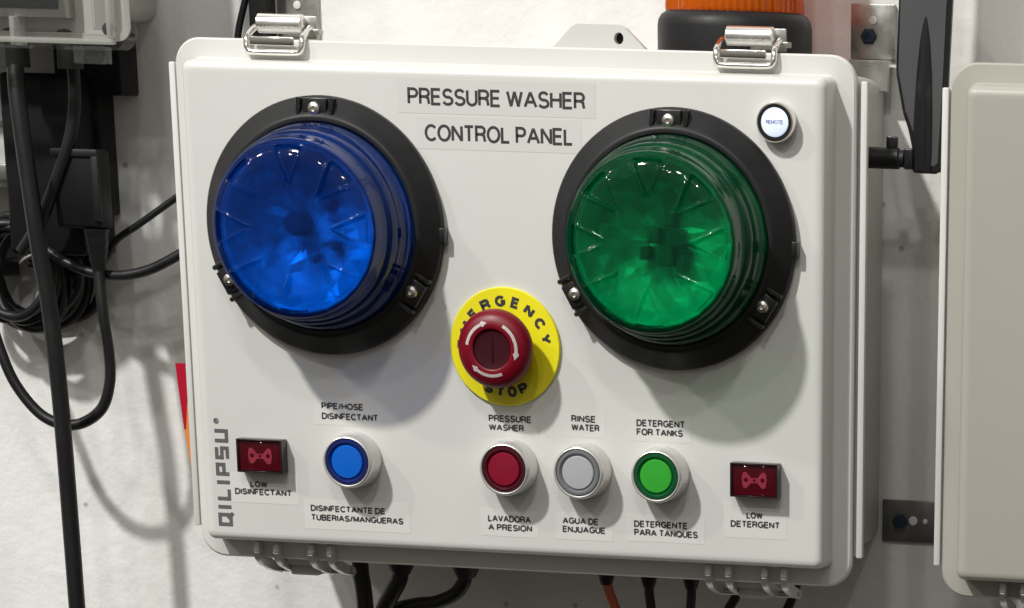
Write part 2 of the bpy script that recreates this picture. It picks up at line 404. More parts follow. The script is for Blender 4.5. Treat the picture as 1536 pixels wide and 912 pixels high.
def latch_parts(parent, cx, dz=0, mats=('latch_steel', 'chrome', 'galv')):
    """draw latch on the top edge: rolled barrel, wire bail hooked over the flange, lever plate behind"""
    z = 137 + dz
    bm = new(); lathe(bm, [(4.0, -13.0), (5.0, -12.2), (5.0, 12.2), (4.0, 13.0)], 24, axis='x')
    lt = mk('latch', bm, mats[0], parent, (cx + 1.5, 27.5, z + 8.2), label='shiny draw latch on the top edge')
    bm = new(); pts = []
    hw = 15.6
    for x, y, zz in ((-hw, 31, 6.2), (-hw, 26, 4.6), (-hw, 19.4, 1.4), (-hw, 17.6, -2.8), (-hw + 0.9, 17.2, -5.2), (-hw + 3.2, 17.0, -6.4), (0, 17.0, -6.6), (hw - 3.2, 17.0, -6.4), (hw - 0.9, 17.2, -5.2), (hw, 17.6, -2.8), (hw, 19.4, 1.4), (hw, 26, 4.6), (hw, 31, 6.2)):
        pts.append((x, y - 27.5, zz - 8.2))
    tube(bm, pts, 1.75, 10, 5)
    mk('wire_bail', bm, mats[1], lt, (cx + 1.0, 27.5, z + 8.2))
    bm = new(); box(bm, -12.5, 12.5, 14.6, 17.2, -3.2, 1.4, 0.9, 2)
    mk('hook_lip', bm, mats[1], lt, (cx + 0.5, 0, z))
    bm = new(); box(bm, -2, 17.5, 33, 35, 1.0, 12.5, 0.6, 2); box(bm, 10, 19.5, 30, 38, 3.0, 6.0, 0.6, 2)
    mk('lever', bm, mats[2], lt, (cx + 2, 0, z))
    return lt
def foot_mesh(w, h):
    """pressed mounting foot, lies flat on the wall with a joggle towards the box; origin at plate centre"""
    bm = new()
    box(bm, -w / 2, w / 2, 0, 2.2, -h / 2, h / 2, 0.7, 2)
    return bm

# ------------------------------------------------------------------ the control box
BOX = thing('control_box', 'light grey hinged pressure washer control box with blue and green beacons', 'control box', (0, 148, -137))
body = mk('body', body_mesh(), 'body_grey', BOX, smooth=35)
lid = mk('lid', lid_mesh(), 'panel', BOX, smooth=35)
for s in (1, -1): mk('side_rib', side_rib_mesh(s), 'panel', BOX)
for cx in (-131.5, 130.5):
    h = mk('hinge', hinge_mesh(), 'satin', BOX, (cx, 0, -130))
    bm = new(); box(bm, -8.2, 8.7, 30, 50, -17.0, -9.5, 1.2, 2); box(bm, -20, 20, 24.5, 30, -4, 3, 0.8, 2); box(bm, -8.2, 8.7, 24, 32, -10.5, -3, 1, 2)
    mk('knuckle', bm, 'body_grey', h, (cx, 0, -130))
    bm = new(); tube(bm, [(-23.5, 43, -15.5), (23.5, 43, -15.5)], 1.8, 10, 1)
    mk('hinge_pin', bm, 'galv', h, (cx, 0, -130))
for cx in (-131.2, 128.3): latch_parts(BOX, cx)
# padlock tab with a hole on the top edge
def tab_mesh():
    bm = new()
    outer = [(22.5, 136.0), (33.5, 147.4), (36.5, 149.0), (59.5, 149.0), (63.0, 147.6), (75.5, 136.0)]
    hole = [(59.6 + 2.6 * math.cos(a), 142.3 + 3.0 * math.sin(a)) for a in [2 * PI * k / 16 for k in range(16)]]
    o_ = [bm.verts.new((x, 22.4, z)) for x, z in outer]; h_ = [bm.verts.new((x, 22.4, z)) for x, z in hole]
    es = [bm.edges.new((o_[i], o_[(i + 1) % len(o_)])) for i in range(len(o_))] + [bm.edges.new((h_[i], h_[(i + 1) % 16])) for i in range(16)]
    bmesh.ops.triangle_fill(bm, use_beauty=True, use_dissolve=False, edges=es)
    for f in list(bm.faces):                       # keep the hole open
        c = f.calc_center_median()
        if math.hypot((c.x - 59.6) / 2.6, (c.z - 142.3) / 3.0) < 0.8: bm.faces.remove(f)
    r = bmesh.ops.extrude_face_region(bm, geom=list(bm.faces))
    for g in r['geom']:
        if isinstance(g, bmesh.types.BMVert): g.co.y += 5.0
    return bm
pt_ = mk('padlock_tab', tab_mesh(), 'panel', BOX, smooth=0)
mk('hole_dark_disc', lathe(new(), [(3.6, -28.6), (3.6, -27.6), (0, -27.6)], 20, cx=59.6, cz=142.3), 'hole_dark', pt_)  # dark disc added behind the hole to make it read black

# warning beacons
def lens_height(r, a):
    """domed cap face with eight wedge-shaped recesses round the rim"""
    RR = 44.8
    base = 56.0 - 1.0 * (r / RR) ** 2 - (5.2 * ((r - 33.0) / 11.8) ** 2 if r > 33.0 else 0)
    k = (a - PI / 2 + PI / 8) % (PI / 4) - PI / 8
    d = abs(k) * r                                     # arc distance from the wedge axis
    half = 0.9 + (r - 23.0) * 0.42 if r > 22 else -1
    if half > 0 and r < 41.8:
        t = min(1.0, max(0.0, (half - d) / 1.5)); t = t * t * (3 - 2 * t)
        t *= min(1.0, max(0, (41.8 - r) / 1.2))
        base -= 2.6 * t
        base += 0.75 * math.exp(-((d - half) / 0.75) ** 2) * min(1.0, max(0.0, (41.8 - r) / 1.2)) * min(1.0, max(0.0, (r - 22) / 2.0))
    return base
def lens_cap_mesh():
    bm = new(); n = 400
    rad = [0, 4, 9, 14, 18, 20.5, 22, 23, 24] + [25 + 0.6 * i for i in range(28)] + [41.9, 42.6, 43.4, 44.1, 44.6, 44.8]
    rings = []
    for r in rad:
        if r == 0: rings.append([bm.verts.new((0, -lens_height(0, 0), 0))])
        else: rings.append([bm.verts.new((r * math.cos(2 * PI * k / n), -lens_height(r, 2 * PI * k / n), r * math.sin(2 * PI * k / n))) for k in range(n)])
    for r, h in ((45.2, 48.0), (45.8, 43), (46.8, 36.5), (47.3, 35.4), (48.4, 34.8), (49.0, 33.8), (49.9, 27), (50.9, 20), (51.6, 18.8), (52.5, 17.6), (53.0, 12)):
        rings.append([bm.verts.new((r * math.cos(2 * PI * k / n), -h, r * math.sin(2 * PI * k / n))) for k in range(n)])
    for a, b_ in zip(rings, rings[1:]):
        for i in range(n):
            j = (i + 1) % n
            if len(a) == 1: bm.faces.new((a[0], b_[i], b_[j]))
            else: bm.faces.new((a[i], a[j], b_[j], b_[i]))
    return bm
def beacon(cx, cz, colour):
    L = (cx, 0, cz)
    bm = new(); lathe(bm, [(66.0, 0.2), (66.4, 1.0), (66.2, 5.2), (65.2, 6.4), (58.2, 11.0), (56.8, 13.0), (55.2, 13.6), (53.6, 13.2), (53.4, 6.5), (0, 6.5)], 96, cap1=False)
    base = mk('beacon', bm, 'black', BOX, L, label='%s dome warning beacon on a round black base' % colour)
    bm = lens_cap_mesh(); bmesh.ops.recalc_face_normals(bm, faces=bm.faces)
    mk('lens', bm, 'lens_' + colour, base, L, smooth=80)
    bm = new(); lathe(bm, [(52, 8), (45.5, 9.5), (43.2, 43.0), (42.4, 44.0), (41.8, 43)], 64, cap0=False, cap1=False)
    mk('inner_sleeve', bm, 'tray', base, L, smooth=30)
    # faceted, uneven metallised dish with the lamp parts standing in it
    bm = new(); rnd = random.Random(len(colour)); NA = 26; rings = []
    for r, h in ((41.8, 43.4), (40.4, 42.5), (38.8, 32), (35.5, 23), (30, 18), (24, 16), (17, 15), (10, 15)):
        jit = 0 if r > 39 else 2.6
        rings.append([bm.verts.new(((r + rnd.uniform(-jit, jit) * .5) * math.cos(2 * PI * (k + rnd.uniform(-.2, .2) * (jit > 0)) / NA), -(h + rnd.uniform(-jit, jit)), (r + rnd.uniform(-jit, jit) * .5) * math.sin(2 * PI * k / NA))) for k in range(NA)])
    for a_, b2 in zip(rings, rings[1:]):
        for i in range(NA): bm.faces.new((a_[i], a_[(i + 1) % NA], b2[(i + 1) % NA], b2[i]))
    bm.faces.new(rings[-1])
    bmesh.ops.triangulate(bm, faces=bm.faces)
    mk('reflector', bm, 'refl', base, L, smooth=0)
    bm = new()
    if colour == 'blue':
        lathe(bm, [(6.5, 11.5), (6.2, 30), (5.0, 31.6), (0, 32)], 20, cx=-6, cz=2, cap0=False)
        for px, pz in ((13, -9), (9, 12), (2, -16)): lathe(bm, [(2.8, 11.5), (2.6, 22), (0, 23)], 12, cx=px, cz=pz, cap0=False)
    else:
        for px, pz, pr_ in ((2, -7, 4.2), (-4, 3, 3.0), (8, 2, 3.4), (-9, -6, 2.6), (4, 11, 2.6), (12, -9, 2.4)):
            box(bm, px - pr_, px + pr_, -27, -12, pz - pr_ * 1.3, pz + pr_ * 1.3, 0.8, 1)
    mk('lamp_tube', bm, 'refl_dark', base, L)
    for ang in (90, -32, 209):
        a = math.radians(ang); sx_, sz_ = 59.6 * math.cos(a), 59.6 * math.sin(a)
        bm = new(); box(bm, -6.6, 6.6, -11.6, -3, -5.2, 5.4, 0.8, 2)
        box(bm, -10.4, -8.0, -12.4, -3, -5.6, 5.6, 0.6, 1); box(bm, 8.0, 10.4, -12.4, -3, -5.6, 5.6, 0.6, 1)
        bmesh.ops.rotate(bm, verts=bm.verts, cent=(0, 0, 0), matrix=Matrix.Rotation(-(a - PI / 2), 3, 'Y'))
        lug = mk('screw_lug', bm, 'black_gloss', base, (cx + sx_, 0, cz + sz_))
        bm = new(); lathe(bm, [(3.5, 11.0), (3.5, 12.2), (3.0, 13.2), (1.4, 13.7), (1.2, 12.6), (0, 12.4)], 20, cap0=False)
        mk('screw', bm, 'screw_steel', base, (cx + sx_, 0, cz + sz_))
    bm = new(); box(bm, 64.0, 68.2, -6.5, -0.3, -6.5, 1.5, 0.7, 2)
    mk('side_clip', bm, 'black_gloss', base, L)
    return base
beacon(-98.1, 43.4, 'blue')
beacon(95.5, 42.8, 'green')

# emergency stop
EX, EZ = 0.7, -15.2
bm = new(); lathe(bm, [(30.6, 0.1), (30.9, 0.5), (30.9, 1.6), (30.4, 2.2), (0, 2.2)], 72, cap1=False)
es = mk('emergency_stop', bm, 'yellow', BOX, (EX, 0, EZ), label='red mushroom emergency stop on a round yellow plate')
bm = new(); lathe(bm, [(13.5, 2.2), (13.5, 8), (11, 8.6), (11, 12), (17.5, 13.2), (19.9, 14.6), (20.5, 16.6), (20.4, 19.4), (19.4, 22.0), (17.0, 24.2), (13.4, 25.4), (11.2, 25.6), (10.4, 25.2), (9.6, 23.9), (0, 23.5)], 64, cap0=False, cap1=False)
mk('mushroom_head', bm, 'red_head', es, (EX, 0, EZ))
bm = new(); lathe(bm, [(10.3, 25.3), (9.7, 24.4), (7.2, 24.1), (0, 24.3)], 48, cap0=False); box(bm, -0.45, 0.45, -24.8, -24, -6.5, 6.5, 0.2, 1)
mk('twist_core', bm, 'red_core', es, (EX, 0, EZ))
def head_h(r):
    pr = [(20.4, 19.4), (19.4, 22.0), (17.0, 24.2), (13.4, 25.4), (11.2, 25.6)]
    for (r0, h0), (r1, h1) in zip(pr, pr[1:]):
        if r1 <= r <= r0: return h1 + (h0 - h1) * (r - r1) / (r0 - r1)
    return 25.6
for a0, a1 in ((172, 100), (62, -22), (-66, -142)):   # three clockwise arrows
    bm = new(); rows = []
    K = 20
    for k in range(K + 1):
        t = k / K; a = math.radians(a0 + (a1 - a0) * t)
        w = 0.82 if t < 0.82 else 1.9 * (1 - (t - 0.82) / 0.18) + 0.05
        rows.append([bm.verts.new((q * math.cos(a), -head_h(q) - 0.22, q * math.sin(a))) for q in (13.7 - w, 13.7, 13.7 + w)])
    for u, v in zip(rows, rows[1:]):
        for i in range(2): bm.faces.new((u[i], u[i + 1], v[i + 1], v[i]))
    bmesh.ops.solidify(bm, geom=list(bm.faces), thickness=0.15)
    mk('arrow', bm, 'white_print', es, (EX, 0, EZ))
bm = new()
for i, ch in enumerate('EMERGENCY'):
    a = math.radians(178 - 20.75 * i); w = {'M': 6.4, 'E': 4.8, 'C': 5.6, 'G': 5.8}.get(ch, 5.5)
    c0 = (23.0 * math.cos(a), 23.0 * math.sin(a)); th = a - PI / 2
    text_bm(bm, ch, -w / 2, w / 2, -2.2, 3.6, -2.36, 0.1, 1.6, place=lambda x, z: (c0[0] + x * math.cos(th) - z * math.sin(th), c0[1] + x * math.sin(th) + z * math.cos(th)))
for i, ch in enumerate('STOP'):
    a = math.radians(-113.5 + 16.2 * i); w = 5.2
    c0 = (23.6 * math.cos(a), 23.6 * math.sin(a)); th = a + PI / 2
    text_bm(bm, ch, -w / 2, w / 2, -2.8, 3.0, -2.36, 0.1, 1.6, place=lambda x, z: (c0[0] + x * math.cos(th) - z * math.sin(th), c0[1] + x * math.sin(th) + z * math.cos(th)))
mk('lettering', bm, 'ink', es, (EX, 0, EZ), smooth=0)

# illuminated push buttons
for bx, colour in ((-86.9, 'blue'), (2.35, 'red'), (44.1, 'white'), (87.7, 'green')):
    L = (bx, 0, -78.5)
    bm = new(); lathe(bm, [(14.9, 0.1), (15.1, 0.6), (15.0, 3.0), (14.6, 3.8), (14.4, 10.5), (14.0, 13.6), (13.4, 14.7), (12.9, 14.9), (12.4, 14.5), (12.2, 12.0), (0, 12.0)], 56, cap1=False)
    bz = mk('push_button', bm, 'satin', BOX, L, label='%s push button in a silver bezel' % colour)
    bm = new(); lathe(bm, [(12.1, 12.1), (12.1, 14.2), (11.6, 14.9), (10.4, 15.0), (9.3, 14.2), (9.0, 13.2), (0, 13.2)], 56, cap0=False)
    mk('cap_ring', bm, 'ring_' + colour, bz, L)
    bm = new(); lathe(bm, [(8.95, 13.3), (8.9, 14.2), (8.4, 14.7), (4, 14.9), (0, 14.95)], 48, cap0=False)
    mk('cap', bm, 'cap_' + colour, bz, L)

# small lit button near the top right corner
L = (151.4, 0, 103.2)
bm = new(); lathe(bm, [(10.2, 0.1), (10.3, 1.2), (10.2, 6.0), (9.6, 7.2), (8.6, 7.4), (8.0, 6.8), (8.0, 5), (0, 5)], 48, cap1=False)
pb = mk('lit_button', bm, 'chrome', BOX, L, label='small lit white button with tiny lettering')
bm = new(); lathe(bm, [(9.0, 7.38), (9.0, 7.7), (7.4, 7.7), (7.3, 7.0)], 48, cap0=False, cap1=False)
mk('gasket_ring', bm, 'black_gloss', pb, L)
bm = new(); lathe(bm, [(7.3, 5.2), (7.3, 7.2), (6.6, 7.7), (0, 7.9)], 40, cap0=False)
mk('lamp_face', bm, 'led_white', pb, L)
bm = new(); text_bm(bm, 'REMOTE', -4.6, 4.6, -0.9, 1.1, -8.05, 0.1, 0.36)
mk('lettering', bm, 'led_ink', pb, L, smooth=0)

# square low-level indicators
for cx, cz in ((-139.6, -78.2), (140.6, -78.9)):
    L = (cx, 0, cz)
    bm = new(); box(bm, -13.2, 13.2, -6.4, -0.1, -9.0, 9.0, 0.4, 1)
    for x0, x1, z0, z1 in ((-13.2, -11.9, -9, 9), (11.9, 13.2, -9, 9), (-12, 12, 7.8, 9), (-12, 12, -9, -7.8)): box(bm, x0, x1, -8.9, -6.0, z0, z1, 0.35, 1)
    ind = mk('warning_indicator', bm, 'ind_case', BOX, L, label='square dark red low level indicator')
    bm = new(); box(bm, -11.9, 11.9, -7.2, -6.2, -7.8, 7.8, 0.2, 1); mk('face', bm, 'ind_face', ind, L)
    bm = new(); box(bm, -11.7, 11.7, -9.6, -7.9, -7.6, 7.6, 0.8, 2); mk('cover', bm, 'ind_glass', ind, L)
    bm = new()
    for sg in (-1, 1): prism(bm, [(sg * x, z) for x, z in ((6.4, 3.8), (4.6, 4.4), (1.9, 1.4), (1.9, -1.6), (4.4, -4.3), (6.2, -3.8), (6.9, 0))], -7.6, -7.3)
    prism(bm, [(-1.8, 1.2), (1.8, 1.2), (1.8, -1.4), (-1.8, -1.4)], -7.58, -7.3)
    mk('horn_symbol', bm, 'ind_icon', ind, L, smooth=0)
    bm = new()
    for x in (-4.6, 4.6): lathe(bm, [(1.2, 7.6), (1.1, 7.72), (0, 7.75)], 14, cx=x, cz=0.2, cap0=False)
    lathe(bm, [(0.8, 7.6), (0.7, 7.72), (0, 7.75)], 12, cap0=False)
    mk('symbol_dot', bm, 'ind_face', ind, L)

# printed tape labels: (tape box), [(line, x0, x1, z0, z1)]
LAB = [((-56, 53, 102.2, 119.5), [('PRESSURE WASHER', -50.3, 47.4, 106.3, 115.0)], 1.45),
       ((-46, 45, 84.5, 101.2), [('CONTROL PANEL', -41.4, 40.5, 88.3, 97.0)], 1.45),
       ((-110, -70, -60.5, -45.5), [('PIPE/HOSE', -105.6, -81.5, -52.2, -48.6), ('DISINFECTANT', -105.6, -73.2, -57.6, -54.0)], 0.82),
       ((-118, -57, -117, -101), [('DISINFECTANTE DE', -114.4, -71.0, -107.4, -103.9), ('TUBERIAS/MANGUERAS', -114.4, -60.8, -112.4, -108.9)], 0.82),
       ((-14, 18, -62.5, -48.5), [('PRESSURE', -10.1, 14.2, -54.9, -51.2), ('WASHER', -10.1, 9.8, -59.6, -56.0)], 0.82),
       ((-16, 17, -116, -101.5), [('LAVADORA', -12.0, 12.6, -108.3, -104.6), ('A PRESION', -12.0, 13.2, -113.0, -109.4)], 0.82),
       ((33, 56, -61, -46.5), [('RINSE', 36.6, 50.4, -53.2, -49.5), ('WATER', 36.6, 52.4, -57.8, -54.1)], 0.82),
       ((27, 59, -116, -101.5), [('AGUA DE', 30.6, 51.2, -107.5, -103.9), ('ENJUAGUE', 30.6, 55.0, -112.1, -108.5)], 0.82),
       ((70, 104, -61.8, -47.5), [('DETERGENT', 73.2, 100.3, -53.9, -50.2), ('FOR TANKS', 73.2, 99.2, -58.6, -54.9)], 0.82),
       ((67, 111, -115, -101), [('DETERGENTE', 71.2, 101.5, -107.4, -103.8), ('PARA TANQUES', 71.2, 107.2, -112.0, -108.3)], 0.82),
       ((-161, -121, -104.5, -88.5), [('LOW', -149.0, -139.0, -96.0, -92.6), ('DISINFECTANT', -158.2, -125.0, -100.2, -96.7)], 0.82),
       ((122, 157, -110.5, -91.5), [('LOW', 134.4, 143.6, -100.0, -96.5), ('DETERGENT', 125.6, 153.2, -104.8, -101.2)], 0.82)]
for (x0, x1, z0, z1), lines, bold in LAB:
    lab = mk('tape_label', box(new(), x0, x1, -0.09, -0.01, z0, z1), 'tape', BOX, smooth=0, label='tape label reading ' + ' '.join(l[0] for l in lines))
    bm = new()
    for s, a, b_, c, d in lines: text_bm(bm, s, a, b_, c, d, -0.17, 0.06, bold)
    mk('lettering', bm, 'ink', lab, smooth=0)
# squared logo letters running up the left side
bm = new()
GL = {'Q': [[(0.5, 0.55), (0.5, 6.9), (5.6, 6.9), (5.6, 0.55), (0.5, 0.55)], [(3.6, 2.3), (6.6, -0.9)]],
      'I': [[(0.7, 0), (0.7, 7.6)]], 'L': [[(0.7, 7.6), (0.7, 0.75), (5.6, 0.75)]],
      'P': [[(0.7, 0), (0.7, 6.9), (5.6, 6.9), (5.6, 3.2), (1.4, 3.2)]],
      'S': [[(6.0, 6.9), (0.7, 6.9), (0.7, 3.9), (5.6, 3.9), (5.6, 0.75), (0.2, 0.75)]],
      'U': [[(0.7, 7.6), (0.7, 0.75), (5.8, 0.75), (5.8, 7.6)]]}
u = 0.0
for ch, adv in zip('QILIPSU', (9.0, 4.4, 8.6, 4.4, 8.6, 8.8, 8.0)):
    for i, st in enumerate(GL[ch]):
        stroke(bm, [(-160.9 - q, -117.4 + (u + p) * 1.03) for p, q in st], 1.95, -0.20 - 0.02 * i, -0.05)
    u += adv
stroke(bm, [(-167.2 + 1.3 * math.cos(a), -61.0 + 1.3 * math.sin(a)) for a in [2 * PI * k / 14 for k in range(15)]], 0.5, -0.20, -0.05)
text_bm(bm, 'R', -0.7, 0.7, -0.8, 0.8, -0.20, 0.12, 0.35, place=lambda x, z: (-167.2 - z, -61.0 + x))
mk('logo_lettering', bm, 'ink_grey', lid, smooth=0)

# mounting feet
def foot(parent, x0, x1, z0, z1, bolt, pin, material, label):
    w, h = x1 - x0, z1 - z0; L = ((x0 + x1) / 2, WALL - 2.6, (z0 + z1) / 2)
    f = mk('mounting_foot', foot_mesh(w, h), material, parent, L, label=label)
    if bolt:
        bm = new(); lathe(bm, [(4.6, 0.1), (4.6, 2.6), (3.6, 3.8), (1.6, 4.0), (1.4, 3.0), (0, 3.0)], 6, cap0=False)
        mk('bolt', bm, 'bolt_blue', f, (bolt[0], L[1], bolt[1]))
    for px, pz, pr_ in pin:  # white discs in place of holes that show the lit wall
        bm = new(); lathe(bm, [(pr_, 0.05), (pr_ * 0.9, 1.0), (0, 1.4)], 16, cap0=False)
        mk('hole_dot', bm, 'white_plastic', f, (px, L[1], pz))
    return f
f = foot(BOX, 157.8, 183.2, 137.0, 166.0, (168.4, 148.9), [(170.6, 157.4, 2.3)], 'galv', 'steel mounting foot at the upper right corner')
bm = new(); box(bm, 159, 182, 138, 147.3, 134.6, 136.6, 0.5, 1); box(bm, 160.5, 182, 136, 138.4, 120, 136.4, 0.5, 1); fs_ = mk('foot_step', bm, 'galv', f, WL[f.name])
for v in fs_.data.vertices: v.co -= Vector(WL[f.name]) * MM
f = foot(BOX, -178.3, -153.3, 138.0, 176.0, None, [(-165.8, 157.6, 2.3)], 'galv', 'steel mounting foot at the upper left corner')
f = foot(BOX, 179.5, 214.0, -126.2, -102.4, None, [(198.0, -114.0, 2.7), (205.2, -114.0, 1.5)], 'galv_shaded', 'steel mounting foot with shade in its colour at the lower right side')
bm = new(); lathe(bm, [(4.4, 0.05), (4.4, 3.0), (3.4, 4.0), (0, 4.2)], 6, cap0=False)
mk('bolt', bm, 'bolt_blue', f, (190.5, WALL - 2.6, -114.2))

# aerial on the right side
A = (0, 0, 0)
bm = new(); lathe(bm, [(5.6, 180), (5.6, 197.5), (4.6, 198.4), (4.6, 200.6)], 28, cy=92, cz=86, axis='x')
ant = mk('antenna', bm, 'black', BOX, label='black paddle antenna on the right side of the box')
bm = new(); box(bm, 200.6, 206, 88.5, 95.5, 80.5, 91.5, 1.2, 2); box(bm, 190.5, 197, 90, 94, 91, 97.5, 1.0, 2)
mk('swivel', bm, 'black_gloss', ant)
BL = [(206.0, 80.5), (208.6, 78.6), (219.6, 78.6), (222.4, 81.2), (224.0, 120), (226.0, 176), (226.0, 262), (223, 268), (203, 268), (198.2, 262), (196.4, 176), (195.0, 130), (199.5, 108), (204.6, 98)]
bm = new(); prism(bm, BL, 92.0, 95.5)
bmesh.ops.bevel(bm, geom=list(bm.edges), offset=1.2, segments=3, affect='EDGES')
mk('blade', bm, 'black_gloss', ant)
bm = new(); prism(bm, [(208.0, 84.0), (209.0, 82.4), (217.6, 82.4), (219.4, 84.0), (221.0, 120), (222.9, 176), (222.9, 260), (221, 264), (203, 264), (199.4, 260), (197.5, 176), (196.6, 131), (201.0, 110), (206.5, 98)], 91.5, 92.6)
bmesh.ops.bevel(bm, geom=list(bm.edges), offset=0.3, segments=2, affect='EDGES')
mk('blade_face', bm, 'antenna_grey', ant)
bm = new()   # tapering round spine on the blade
sec = []
for z, hw, d in ((78.8, 4.4, 3.4), (80.2, 5.6, 4.8), (90, 5.9, 5.2), (110, 5.6, 5.0), (130, 4.8, 4.4), (146, 3.5, 3.3), (158, 2.1, 2.0), (169, 0.6, 0.7)):
    cxs = 210.4 + (z - 80) * 0.012
    sec.append([bm.verts.new((cxs + hw * math.cos(a), 93.4 - d * math.sin(a), z)) for a in [PI * k / 10 for k in range(11)]])
for a, b_ in zip(sec, sec[1:]):
    for i in range(10): bm.faces.new((a[i], a[i + 1], b_[i + 1], b_[i]))
bm.faces.new(sec[0])
mk('spine', bm, 'black_gloss', ant)

# cable glands underneath
GLD = ((-85.5, 62, 11.5), (-46.5, 62, 11.5), (37.0, 62, 6.8), (62.0, 62, 7.0), (86.8, 62, 7.0))
for gx, gy, gr in GLD:
    bm = new(); lathe(bm, [(gr, -131.0), (gr, -136.0), (gr * 0.86, -138.0), (gr * 0.55, -146), (gr * 0.45, -148), (0, -148)], 24, cx=gx, cy=gy, axis='z')
    mk('cable_gland', bm, 'black', BOX)

# ------------------------------------------------------------------ the neighbouring box
DX, DZ = 427.6, -1.8
NB = thing('grey_box', 'plain darker grey hinged box at the right edge beside the control box', 'junction box', (DX, 148, DZ - 137))
Ln = (DX, 0, DZ)
for nm, bm in (('body', body_mesh()), ('lid', lid_mesh()), ('side_rib', side_rib_mesh(-1)), ('side_rib', side_rib_mesh(1))):
    mk(nm, bm, 'body_grey' if nm == 'body' else ('panel' if nm == 'side_rib' else 'panel_grey'), NB, Ln, smooth=35)
for cx in (-131.5, 130.5):
    h = mk('hinge', hinge_mesh(), 'satin', NB, (DX + cx, 0, DZ - 130))
    bm = new(); box(bm, -8.2, 8.7, 30, 50, -17.0, -9.5, 1.2, 2); box(bm, -20, 20, 24.5, 30, -4, 3, 0.8, 2); box(bm, -8.2, 8.7, 24, 32, -10.5, -3, 1, 2)
    mk('knuckle', bm, 'body_grey', h, (DX + cx, 0, DZ - 130))

# ------------------------------------------------------------------ amber beacon standing on the control box
AX, AY, AZ = 105.8, 90, 130.0
AB = thing('amber_beacon', 'amber beacon on a black base standing on top of the control box', 'beacon', (AX, AY, AZ))
bm = new(); lathe(bm, [(41.5, -3.2), (42, 1), (42, 20.5), (41.5, 23.6), (40.0, 26.2), (38.0, 27.6), (37, 28.4), (0, 28.4)], 72, axis='z', cap1=False)
mk('base', bm, 'black', AB, (AX, AY, AZ))
bm = new(); n_ = 120; rings = []
for h, r in ((28.0, 36.8), (29.5, 37.2), (60, 36.4), (92, 35.0), (100, 32.0), (104, 24), (105, 0.01)):
    rings.append([bm.verts.new(((r + (0.55 if k % 2 else 0)) * math.cos(2 * PI * k / n_), (r + (0.55 if k % 2 else 0)) * math.sin(2 * PI * k / n_), h)) for k in range(n_)])
for a, b_ in zip(rings, rings[1:]):
    for i in range(n_): bm.faces.new((a[i], a[(i + 1) % n_], b_[(i + 1) % n_], b_[i]))
mk('lens', bm, 'lens_amber', AB, (AX, AY, AZ), smooth=0)
bm = new(); lathe(bm, [(20, 31), (20, 70), (14, 74), (0, 74)], 16, axis='z')
mk('reflector', bm, 'refl', AB, (AX, AY, AZ), smooth=0)

# ------------------------------------------------------------------ clear-lidded enclosure, upper left
CB = thing('clear_box', 'enclosure with a clear plastic lid at the upper left corner', 'junction box', (-330, 148, 128))
CZ0 = 129.5
def crect(bm, x0, x1, z0, z1, r, ys):
    loft(bm, [((x1 - x0) / 2 + d, (z1 - z0) / 2 + d, max(r + d, 0.5), y) for d, y in ys], n=6, cx=(x0 + x1) / 2, cz=(z0 + z1) / 2, cap0=False)
bm = new(); crect(bm, -430, -232.0, CZ0, 330, 9, [(0, 74), (0, 58), (-1.5, 56), (-7, 55.6), (-7.6, 54), (-8.4, 47.5), (-10.5, 46)])
mk('lid', bm, 'clear', CB, smooth=35)
bm = new(); crect(bm, -426, -236.0, CZ0 + 5, 326, 8, [(0, 76), (0, 74.5), (-4, 74.5), (-4, 76.2)])
mk('gasket', bm, 'body_grey', CB)
bm = new(); loft(bm, [(88, 86, 8, 149), (89, 87, 8, 82), (86, 84, 6, 81.5), (86, 84, 6, 110)], n=6, cx=-340, cz=232)
mk('body', bm, 'body_grey', CB)
bm = new(); box(bm, -424, -241, 77, 80, 136, 322, 1, 1); mk('mounting_plate', bm, 'plate_grey', CB)
bm = new()
box(bm, -239.6, -236.6, 50, 56.5, 136, 322, 0.8, 2); box(bm, -424, -236.6, 50, 56.5, 132.4, 135.4, 0.8, 2); box(bm, -251, -248.8, 58, 74, 140, 320, 0.5, 1); box(bm, -300, -297, 58, 74, 131, 146, 0.5, 1)
mk('lid_glint_ribs', bm, 'clear_glint', CB)  # whitish strips added as painted highlights along the clear lid's edges
bm = new(); box(bm, -330, -272, 62, 76, 150, 215, 1.5, 2); mk('display_module', bm, 'display', CB)
bm = new(); box(bm, -335, -268.5, 63, 76, 145.5, 220, 1.5, 2); mk('display_frame', bm, 'galv', CB)
bm = new(); box(bm, -262.5, -246.5, 56, 72, CZ0 - 7.2, CZ0 + 2, 0.8, 2); mk('clip', bm, 'clear', CB)
bm = new(); lathe(bm, [(3.4, -60), (3.4, -57), (2.4, -56), (0, -55.6)], 16, cx=-241.6, cz=CZ0 + 11.0, cap0=False); mk('screw', bm, 'hole_dark', CB)
for gx in (-308, -276):
    bm = new(); lathe(bm, [(7.2, -12), (7.2, 8), (5.6, 9), (5.6, 16)], 20, cx=gx, cy=82, cz=CZ0 + 2, axis='z'); mk('cable_gland', bm, 'black', CB)

